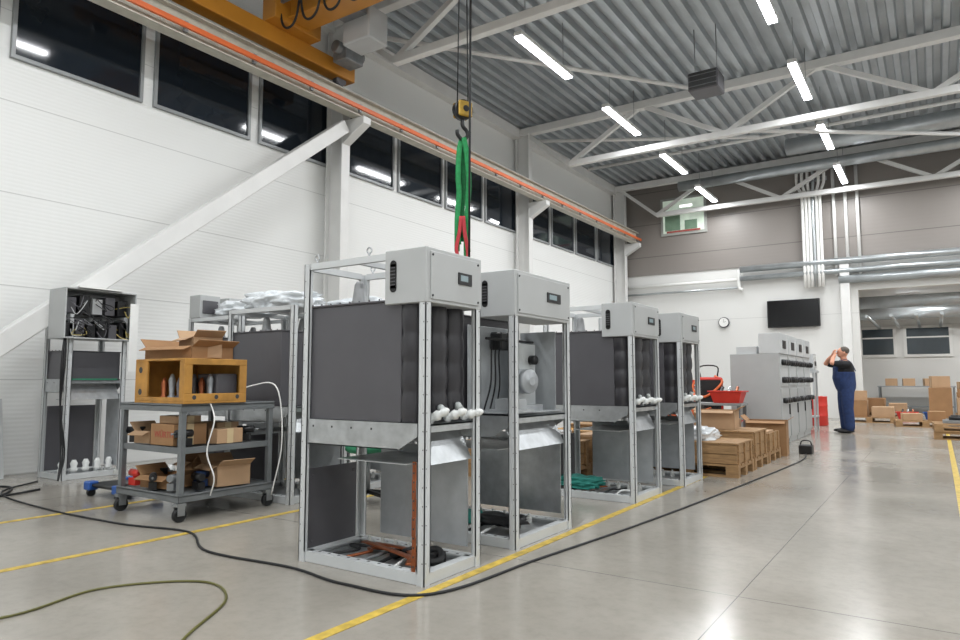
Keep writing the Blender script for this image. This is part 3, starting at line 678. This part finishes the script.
B().box(-.2,.5,-.1,.1,0,.03).obj('base',r,GALVD)
for x in (0,.2,.4): B().lathe([(.04,.03),(.05,.07),(.03,.1),(.045,.15),(.025,.22)],(x,0,0),n=12).obj('insulator',r,PORC)
for i,(y,l) in enumerate(((2.75,.9),(3.0,.65))):
    o=B().box(0,.01,0,l,0,.9).obj('metal_sheet',None,mat('sheet_pale','bfc2c2',.4,.3,.06,4)); o.location=(-8.75+i*.04,y-.3+i*.1,.0); o.rotation_euler=(0,-.18,0)
    tag(o,'flat pale grey sheet metal panel leaning on the wall','sheet metal','sheets at the wall')
SG=mat('seat_green','2f7d5a',.6)
def swivel(x,y,m,label):
    r=root('swivel_stool',(x,y,0),label,'stool')
    B().lathe([(.17,0),(.2,.02),(.2,.06),(.16,.08)],(0,0,.46),n=24).obj('seat',r,m)
    B().cyl((0,0,.1),(0,0,.46),.025,n=12).obj('column',r,GALVD)
    for i in range(5):
        a=i*2*math.pi/5; c,s=math.cos(a),math.sin(a)
        B().bar((0,0,.12),(c*.27,s*.27,.08),.04,.03).obj('leg',r,BLACK)
        B().cyl((c*.27-.02*s,s*.27+.02*c,.03),(c*.27+.02*s,s*.27-.02*c,.03),.03,n=12).obj('wheel',r,RUB)
    B().bar((-.15,0,.47),(-.24,0,.75),.04,.02).box(-.27,-.22,-.17,.17,.68,.92).obj('backrest',r,m,.01)
    return r
swivel(-4.25,4.55,SG,'workshop swivel stool with green seat')
single(B().blob((0,0,.05),(.45,.3,.1),.4,4,seed=3),'cloth',(-2.95,6.15,.07),TEAL,'crumpled teal cloth lying on the cabinet base','cloth')
single(B().blob((0,0,.04),(.35,.22,.08),.4,3,seed=5),'cloth',(-2.65,4.25,.06),BLACK,'black work gloves and rag on the cabinet base','cloth')
single(B().blob((0,0,.04),(.3,.2,.08),.4,3,seed=6),'cloth',(-2.95,4.2,.06),TEAL,'teal rag on the cabinet base','cloth')
# ---------------------------------------------------------------- cables on the floor
def fcable(pts,rr,m,label):
    P=smooth_pts([(x,y,rr+.001) for x,y in pts],10)
    single(B().path(P,rr,8),'floor_cable',(0,0,0),m,label,'cable','cables on the floor')
fcable([(-8.15,3.56),(-7.6,3.0),(-6.37,2.85),(-5.22,2.88),(-4.54,3.0),(-3.94,2.74),(-3.2,2.78),(-2.7,2.72),(-2.2,2.85),(-2.08,3.76),(-1.93,5.08),(-1.79,6.82),(-1.59,10.1),(-1.66,11.15)],.008,RUB,'long black power cable snaking across the concrete floor')
fcable([(-4.0,.9),(-3.64,1.46),(-3.71,1.95),(-3.39,2.32),(-3.02,2.22),(-2.71,1.79),(-2.3,1.3)],.0065,mat('hose_olive','5c5a2c',.5),'yellow-green hose curving on the concrete floor')
fcable([(-7.5,3.3),(-7.4,2.9),(-7.8,2.6),(-8.2,2.9),(-7.9,3.2),(-7.3,2.8),(-7.7,2.5)],.011,RUB,'coiled black cable beside the wall')
r=root('power_box',(-1.68,11.3,0),'small black portable power distributor on the floor','power distributor')
B().box(-.09,.09,-.1,.1,.0,.13).obj('body',r,BLACK,.01)
B().path(smooth_pts([(-.08,0,.13),(-.05,0,.19),(.05,0,.19),(.08,0,.13)],4),.01,6).obj('handle',r,BLACK)
# ---------------------------------------------------------------- pallets and crates
def pallet(x,y,z=0,rz=0,label='wooden pallet on the concrete floor',parent=None):
    b=B()
    for yy in (-.35,0,.35): b.box(-.6,.6,yy-.05,yy+.05,0,.022)
    for xx in (-.53,0,.53):
        for yy in (-.35,0,.35): b.box(xx-.07,xx+.07,yy-.05,yy+.05,.022,.1)
        b.box(xx-.07,xx+.07,-.4,.4,.1,.122)
    for yy in (-.34,-.17,0,.17,.34): b.box(-.6,.6,yy-.06,yy+.06,.122,.144)
    if parent: return b.obj('pallet_base',parent,WOOD)
    return single(b,'pallet',(x,y,z),WOOD,label,'pallet','wooden pallets',rz)
def lowcrate(x,y,h,label,lid=True,m=WOOD):
    pallet(x,y,0,0,'wooden pallet carrying a low crate')
    r=root('low_crate',(x,y,.146),label,'wooden crate','low crates on the pallets')
    b=B(); k=2; hh=h/k
    for i in range(k):
        za,zb=i*hh+.004,(i+1)*hh-.004
        b.box(-.58,.58,-.38,-.36,za,zb).box(-.58,.58,.36,.38,za,zb).box(-.58,-.56,-.36,.36,za,zb).box(.56,.58,-.36,.36,za,zb)
    b.box(-.56,.56,-.36,.36,0,.015)
    b.obj('crate_wall',r,m)
    for sx in (-1,1):
        for yy in (-.3,0,.3): B().box(min(sx*.58,sx*.597),max(sx*.58,sx*.597),yy-.035,yy+.035,0,h).obj('batten',r,WOOD)
    if lid:
        b=B()
        for i in range(6): b.box(-.6+i*.2+.004,-.4+i*.2-.004,-.39,.39,h,h+.018)
        b.obj('lid',r,m)
    else:
        for i in range(4): B().box(-.5+i*.27,-.28+i*.27,-.3,.3,.016,h-.04+.05*(i%2)).obj('packed_part',r,(CARD,GALV,PAPER,CARDL)[i],.004)
    return r
for i,(x,y,h,lid) in enumerate(((-2.5,8.45,.22,True),(-2.5,9.3,.3,True),(-2.5,10.15,.24,False),(-3.95,6.9,.25,True),(-3.95,7.75,.3,False),(-3.95,8.6,.25,True),(-3.95,9.45,.3,True),(-3.95,10.3,.25,False))):
    lowcrate(x,y,h,'wide low wooden crate with boarded sides'+(' and lid' if lid else ', open and full of parts'),lid,(WOOD,WOOD,PLY)[i%3] if i!=2 else WOOD)
carton(-2.45,9.3,.466,(.5,.45,.24),.1,'open cardboard box standing on a low crate',CARDL,flaps=True)
single(B().blob((0,0,0),(.6,.5,.16),.3,4,seed=11,fr=2.6),'plastic_cover',(-2.55,8.45,.45),PLASTIC,'clear plastic wrap crumpled on a low crate','plastic film','plastic film covers')
carton(-2.15,10.95,0,(.55,.5,.5),.1,'open cardboard box standing on the floor beside the crates',CARD,flaps=True)
carton(-2.85,11.0,0,(.5,.45,.5),-.1,'cardboard box standing on the floor beside the crates',CARDL)
BT=mat('bench_top','8c8f90',.5)
def table(x,y,w,d,h,label):
    r=root('workbench',(x,y,0),label,'workbench','workbenches')
    B().box(-w/2,w/2,-d/2,d/2,h-.04,h).obj('worktop',r,BT,.004)
    for sx in (-1,1):
        for sy in (-1,1): B().box(sx*(w/2-.05)-.025,sx*(w/2-.05)+.025,sy*(d/2-.05)-.025,sy*(d/2-.05)+.025,0,h-.04).obj('leg',r,CARTG)
    B().box(-w/2+.05,w/2-.05,-d/2+.05,d/2-.05,.2,.23).obj('shelf',r,CARTG)
    return r
def tub(x,y,z,m,label):
    r=root('plastic_tub',(x,y,z),label,'tub','plastic tubs')
    B().poly([(-.2,-.15,0),(.2,-.15,0),(.2,.15,0),(-.2,.15,0),(-.26,-.2,.2),(.26,-.2,.2),(.26,.2,.2),(-.26,.2,.2)],[(0,3,2,1),(0,1,5,4),(1,2,6,5),(2,3,7,6),(3,0,4,7)]).obj('tub_body',r,m)
    B().box(-.28,.28,-.22,-.2,.18,.2).box(-.28,.28,.2,.22,.18,.2).box(-.28,-.26,-.2,.2,.18,.2).box(.26,.28,-.2,.2,.18,.2).obj('rim',r,m)
    for i in range(3): B().cyl((-.15+i*.13,-.1,.02),(-.1+i*.12,.08,.26),.025,n=10).obj('stored_part',r,(BLACK,GALV,COPPER)[i])
table(-3.05,11.8,.8,.5,.72,'grey steel workbench carrying a red tub')
tub(-2.9,11.75,.722,RED,'red plastic tub full of tools on the workbench')
tub(-3.0,11.8,.232,RED,'red plastic tub on the lower shelf')
def welder(x,y,rz,m,label,h=.8):
    r=root('welding_machine',(x,y,0),label,'welding machine',None,rz)
    B().box(-.22,.22,-.35,.35,.12,h).obj('housing',r,m,.03)
    B().box(-.18,.18,-.36,-.35,.5,h-.05).obj('front_panel',r,BLACK)
    B().path(smooth_pts([(-.15,.2,h),(-.15,.2,h+.2),(.15,.2,h+.2),(.15,.2,h)],4),.015,6).obj('handle',r,BLACK)
    for k in range(3): B().path(smooth_pts([(-.1+.1*k,-.36,.6),(-.15,-.5-.04*k,.5),(.1*k,-.55,.15),(.3,-.5-.05*k,.03)],6),.02,8).obj('hose',r,(RUB,ORANGE,RUB)[k])
    B().path(smooth_pts([(-.2,-.2,h),(-.3,-.3,h-.2),(-.1,-.42,h-.35),(.2,-.4,h-.1),(.1,-.1,h+.02)],8),.022,8).obj('hose',r,ORANGE)
    for sx in (-1,1): B().cyl((sx*.24-.02,.2,.12),(sx*.24+.02,.2,.12),.12,n=18).obj('wheel',r,RUB)
    for sx in (-1,1): B().cyl((sx*.18,-.3,0),(sx*.18,-.3,.12),.03,n=8).obj('foot',r,BLACK)
welder(-3.5,12.85,.3,RED,'orange-red welding machine with black front and hoses',1.15)
welder(-4.7,15.3,-.3,mat('orange_machine','d4602a',.45),'orange machine with handle and hoses')
table(-5.9,18.5,1.8,.8,.9,'grey steel workbench with bins on top')
for i,(x,y,m,l) in enumerate(((-6.4,18.4,BLUE,'blue'),(-5.9,18.6,GALVD,'grey'),(-5.4,18.4,RED,'red'),(-5.15,18.7,BLUE,'blue'))):
    r=root('storage_bin',(x,y,.902),l+' plastic storage bin on the workbench','storage bin','bins on the workbench')
    B().box(-.13,.13,-.14,.14,0,.012).box(-.13,-.12,-.14,.14,.012,.2).box(.12,.13,-.14,.14,.012,.2).box(-.12,.12,.13,.14,.012,.2).box(-.12,.12,-.14,-.13,.012,.12).obj('bin_body',r,m)
    B().box(-.06,.06,-.145,-.14,.04,.08).obj('label_plate',r,PAPER)
def drum(x,y,m,label,s=1):
    single(B().lathe([(.27*s,0),(.29*s,.02),(.28*s,.28*s),(.29*s,.3*s),(.28*s,.32*s),(.28*s,.58*s),(.29*s,.6*s),(.28*s,.62*s),(.28*s,.86*s),(.29*s,.88*s),(.25*s,.87*s)],n=22).cyl((.12*s,0,.86*s),(.12*s,0,.89*s),.03,n=10),'steel_drum',(x,y,0),m,label,'drum')
drum(-2.45,18.4,RED,'red steel drum near the end wall',.8)
drum(-3.9,18.6,BLUE,'blue steel drum near the end wall',.8)
# boxes near opening
pallet(-1.5,20.7,0,0); carton(-1.8,20.7,.146,(.5,.6,.42),0,'large cardboard box standing on a pallet',CARD); carton(-1.2,20.7,.146,(.5,.6,.26),.0,'cardboard box standing on a pallet',CARDL)
carton(-1.8,20.7,.57,(.45,.4,.25),.2,'cardboard box stacked on another',CARDL)
pallet(-.3,19.4,0,.1,'wooden pallet with low cartons'); carton(-.55,19.4,.146,(.4,.35,.16),.2,'low cardboard box on a pallet',CARDL); carton(-.05,19.4,.146,(.35,.35,.22),0,'cardboard box on a pallet',CARD)
for i,(x,y) in enumerate(((.35,21.6),(1.9,21.6),(1.2,20.2),(-1.3,24.4),(1.0,24.1),(2.7,24.2))):
    pallet(x,y,0,0)
    h1,h2=((.75,.5),(.5,.4),(.3,.35),(.4,.25),(.6,.45),(.5,.3))[i]
    carton(x-.3,y,.146,(.5,.7,h1),0,'large cardboard box on a pallet',CARD,group='boxes stacked on pallets'); carton(x+.28,y,.146,(.46,.7,h2),0,'large cardboard box on a pallet',CARDL,group='boxes stacked on pallets')
    if i in (0,4): carton(x-.3,y,.15+h1,(.4,.45,.3),.15,'cardboard box stacked on a larger one',CARDL,group='boxes stacked on pallets')
    if i in (0,1): carton(x+.28,y,.15+h2,(.36,.4,.22),-.15,'cardboard box stacked on a larger one',CARD,group='boxes stacked on pallets')
for i,(x,y,m,l) in enumerate(((-.75,22.9,RED,'red'),(-.1,23.0,BLUE,'blue'),(-2.3,24.2,BLUE,'blue'))):
    tub(x,y,0,m,l+' plastic tub with parts on the annex floor')
table(-.6,27.3,2.2,.8,.9,'grey steel workbench below the annex windows')
for i,(x,m) in enumerate(((-1.3,BLUE),(-.8,GALVD),(-.2,RED))):
    carton(x,27.3,.902,(.35,.3,.25),.1*i,'small cardboard box on the annex workbench',CARDL)
pallet(.5,15.7,0,0,'wooden pallet lying flat near the yellow line'); pallet(.5,15.7,.146,0.05,'wooden pallet stacked on another'); pallet(.6,17.4,0,.1,'wooden pallet lying flat near the yellow line')
single(B().box(-.4,.4,-.2,.2,0,.05).cyl((-.3,0,.08),(.3,0,.08),.04,n=12,m=1),'machine_part',(.45,15.7,.295),(GALVD,BLACK),'dark metal machine parts lying on a pallet','machine part')
single(B().box(-.4,.4,-.2,.2,0,.1).box(-.35,.2,-.15,.15,.1,.22,1),'machine_part',(.55,17.4,.148),(CARTG,BLACK),'dark metal machine parts lying on a pallet','machine part')
r=root('storage_rack',(2.6,27.3,0),'white steel storage rack loaded with cartons','storage rack')
for sx in (-1,1):
    for sy in (-1,1): B().box(sx*.9-.03,sx*.9+.03,sy*.3-.03,sy*.3+.03,0,1.7).obj('upright',r,STEELW)
for z in (.2,.85,1.5): B().box(-.9,.9,-.3,.3,z-.04,z).obj('shelf',r,GALV)
for j,z in enumerate((.202,.852,1.502)):
    for k2 in range(3):
        carton(2.05+k2*.55,27.3,z,(.4,.42,random.uniform(.2,.4)),0,'cardboard box on a storage rack shelf',CARD if (j+k2)%2 else CARDL,group='boxes on the storage rack')
r=root('pallet_truck',(-2.3,22.9,0),'orange hand pallet truck parked in the annex','pallet truck')
B().box(-.25,-.1,-.5,.6,.06,.12).box(.1,.25,-.5,.6,.06,.12).box(-.25,.25,-.65,-.5,.06,.4).obj('fork',r,ORANGE,.005)
B().path([(0,-.6,.4),(0,-.65,1.1)],.02,8).path([(-.12,-.65,1.12),(.12,-.65,1.12)],.02,8).obj('tow_bar',r,BLACK)
for x,y,rr in ((0,-.55,.08),(-.17,.5,.04),(.17,.5,.04)): B().cyl((x-.04,y,rr),(x+.04,y,rr),rr,n=16).obj('wheel',r,RUB)
# ---------------------------------------------------------------- person
def remesh(o,v,sm=3):
    md=o.modifiers.new('rm','REMESH'); md.mode='VOXEL'; md.voxel_size=v; md.use_smooth_shade=True
    s=o.modifiers.new('sm','SMOOTH'); s.iterations=sm; s.factor=.5
    return o
pr=root('person',(-1.60,16.2,0),'worker in blue overalls, black t-shirt, hands raised to face','person',rz=.35)
pr.scale=(1.12,1.14,1.0)
def torso(b,g,z0,z1):
    T=[(0,.84,.095,.14),(0,.92,.13,.175),(-.01,1.02,.15,.18),(-.025,1.14,.16,.178),(-.02,1.27,.15,.185),(0,1.38,.125,.192),(.005,1.44,.095,.165),(.005,1.48,.07,.1),(0,1.51,.055,.06)]
    R=[(cx,0,z,rx+g,ry+g) for cx,z,rx,ry in T if z0<=z<=z1]
    return b.loft(R)
def arms(s): return [(.005,s*.175,1.425),(-.13,s*.235,1.43),(-.27,s*.225,1.45)],[(-.27,s*.225,1.45),(-.24,s*.15,1.54),(-.185,s*.085,1.62)]
b=B(); torso(b,0,0,2)
b.limb([(0,0,1.48),(-.02,0,1.57)],[.058,.056])
b.blob((-.028,0,1.675),(.185,.145,.235),0.0,3).blob((-.06,0,1.625),(.12,.11,.12),0,3)
for s in (-1,1):
    b.limb([(0,s*.095,.88),(-.01,s*.105,.7),(-.01,s*.11,.5),(.01,s*.112,.35),(.01,s*.115,.11)],[.09,.078,.058,.055,.04])
    b.limb([(.01,s*.115,.07),(-.06,s*.122,.045),(-.13,s*.13,.035)],[.04,.038,.03])
    a1,a2=arms(s)
    b.limb(a1,[.062,.052,.043]); b.limb(a2,[.043,.037,.028])
    b.limb([(-.185,s*.085,1.62),(-.172,s*.065,1.66)],[.027,.026])
    for k in range(4):
        y0=s*(.085-.02*k); ln=(.034,.042,.046,.042)[k]
        b.limb([(-.178,y0,1.66),(-.172,y0*.95,1.665+ln),(-.155,y0*.9,1.665+ln+.024),(-.138,y0*.85,1.665+ln+.026)],[.010,.009,.0085,.007],8)
    b.limb([(-.18,s*.065,1.635),(-.16,s*.035,1.645),(-.145,s*.022,1.665)],[.012,.010,.008],8)
o=b.obj('body',pr,SKIN); remesh(o,.006,2)
b=B(); torso(b,.035,0,1.3)
for s in (-1,1):
    b.limb([(0,s*.09,.9),(-.01,s*.115,.7),(-.015,s*.124,.5),(.0,s*.13,.3),(.005,s*.13,.12)],[.125,.112,.098,.094,.09])
b.box(-.19,-.14,-.11,.11,1.2,1.38)
o=b.obj('overalls',pr,OVER,label='dark blue bib overalls'); remesh(o,.012,6)
b=B(); torso(b,.018,1.1,1.49)
for s in (-1,1):
    b.limb([(.005,s*.17,1.42),(-.13,s*.235,1.43),(-.2,s*.232,1.438)],[.078,.072,.066])
o=b.obj('shirt',pr,SHIRT,label='black short-sleeved t-shirt'); remesh(o,.009,4)
for s in (-1,1):
    B().path(smooth_pts([(-.175,s*.08,1.34),(-.14,s*.085,1.44),(-.03,s*.09,1.525),(.085,s*.07,1.47),(.17,s*.04,1.28)],6),.006,8,flat=3.2).obj('strap',pr,OVER)
B().blob((-.0,0,1.715),(.18,.165,.18),.05,3).obj('hair',pr,HAIR,label='short grey hair')
B().lathe([(.018,0),(.014,.015),(.006,.03)],(-.115,0,1.66),(-1,0,.0),n=8).obj('nose',pr,SKIN)
for s in (-1,1):
    B().blob((-.02,s*.078,1.665),(.045,.02,.06),.05,2).obj('ear',pr,SKIN)
    B().blob((-.113,s*.03,1.69),(.012,.022,.012),0,2).obj('eye',pr,BLACK)
    B().blob((-.06,s*.125,.045),(.3,.11,.09),.05,3).obj('shoe',pr,BLACK,label='black work shoe')
B().blob((-.12,0,1.615),(.012,.045,.01),0,2).obj('mouth',pr,mat('lips','9c5a4c',.5))
# ---------------------------------------------------------------- camera, world
cam=bpy.data.cameras.new('camera'); co=bpy.data.objects.new('camera',cam); COL.objects.link(co)
cam.sensor_width=36; cam.lens=36*680/960; cam.clip_end=100; cam.clip_start=.05
co.location=(0,0,1.1); co.rotation_euler=(math.radians(90+5.04),0,math.radians(33.8))
scn.camera=co
w=bpy.data.worlds.new('world'); scn.world=w; w.use_nodes=True
w.node_tree.nodes['Background'].inputs[0].default_value=(.01,.014,.02,1); w.node_tree.nodes['Background'].inputs[1].default_value=1
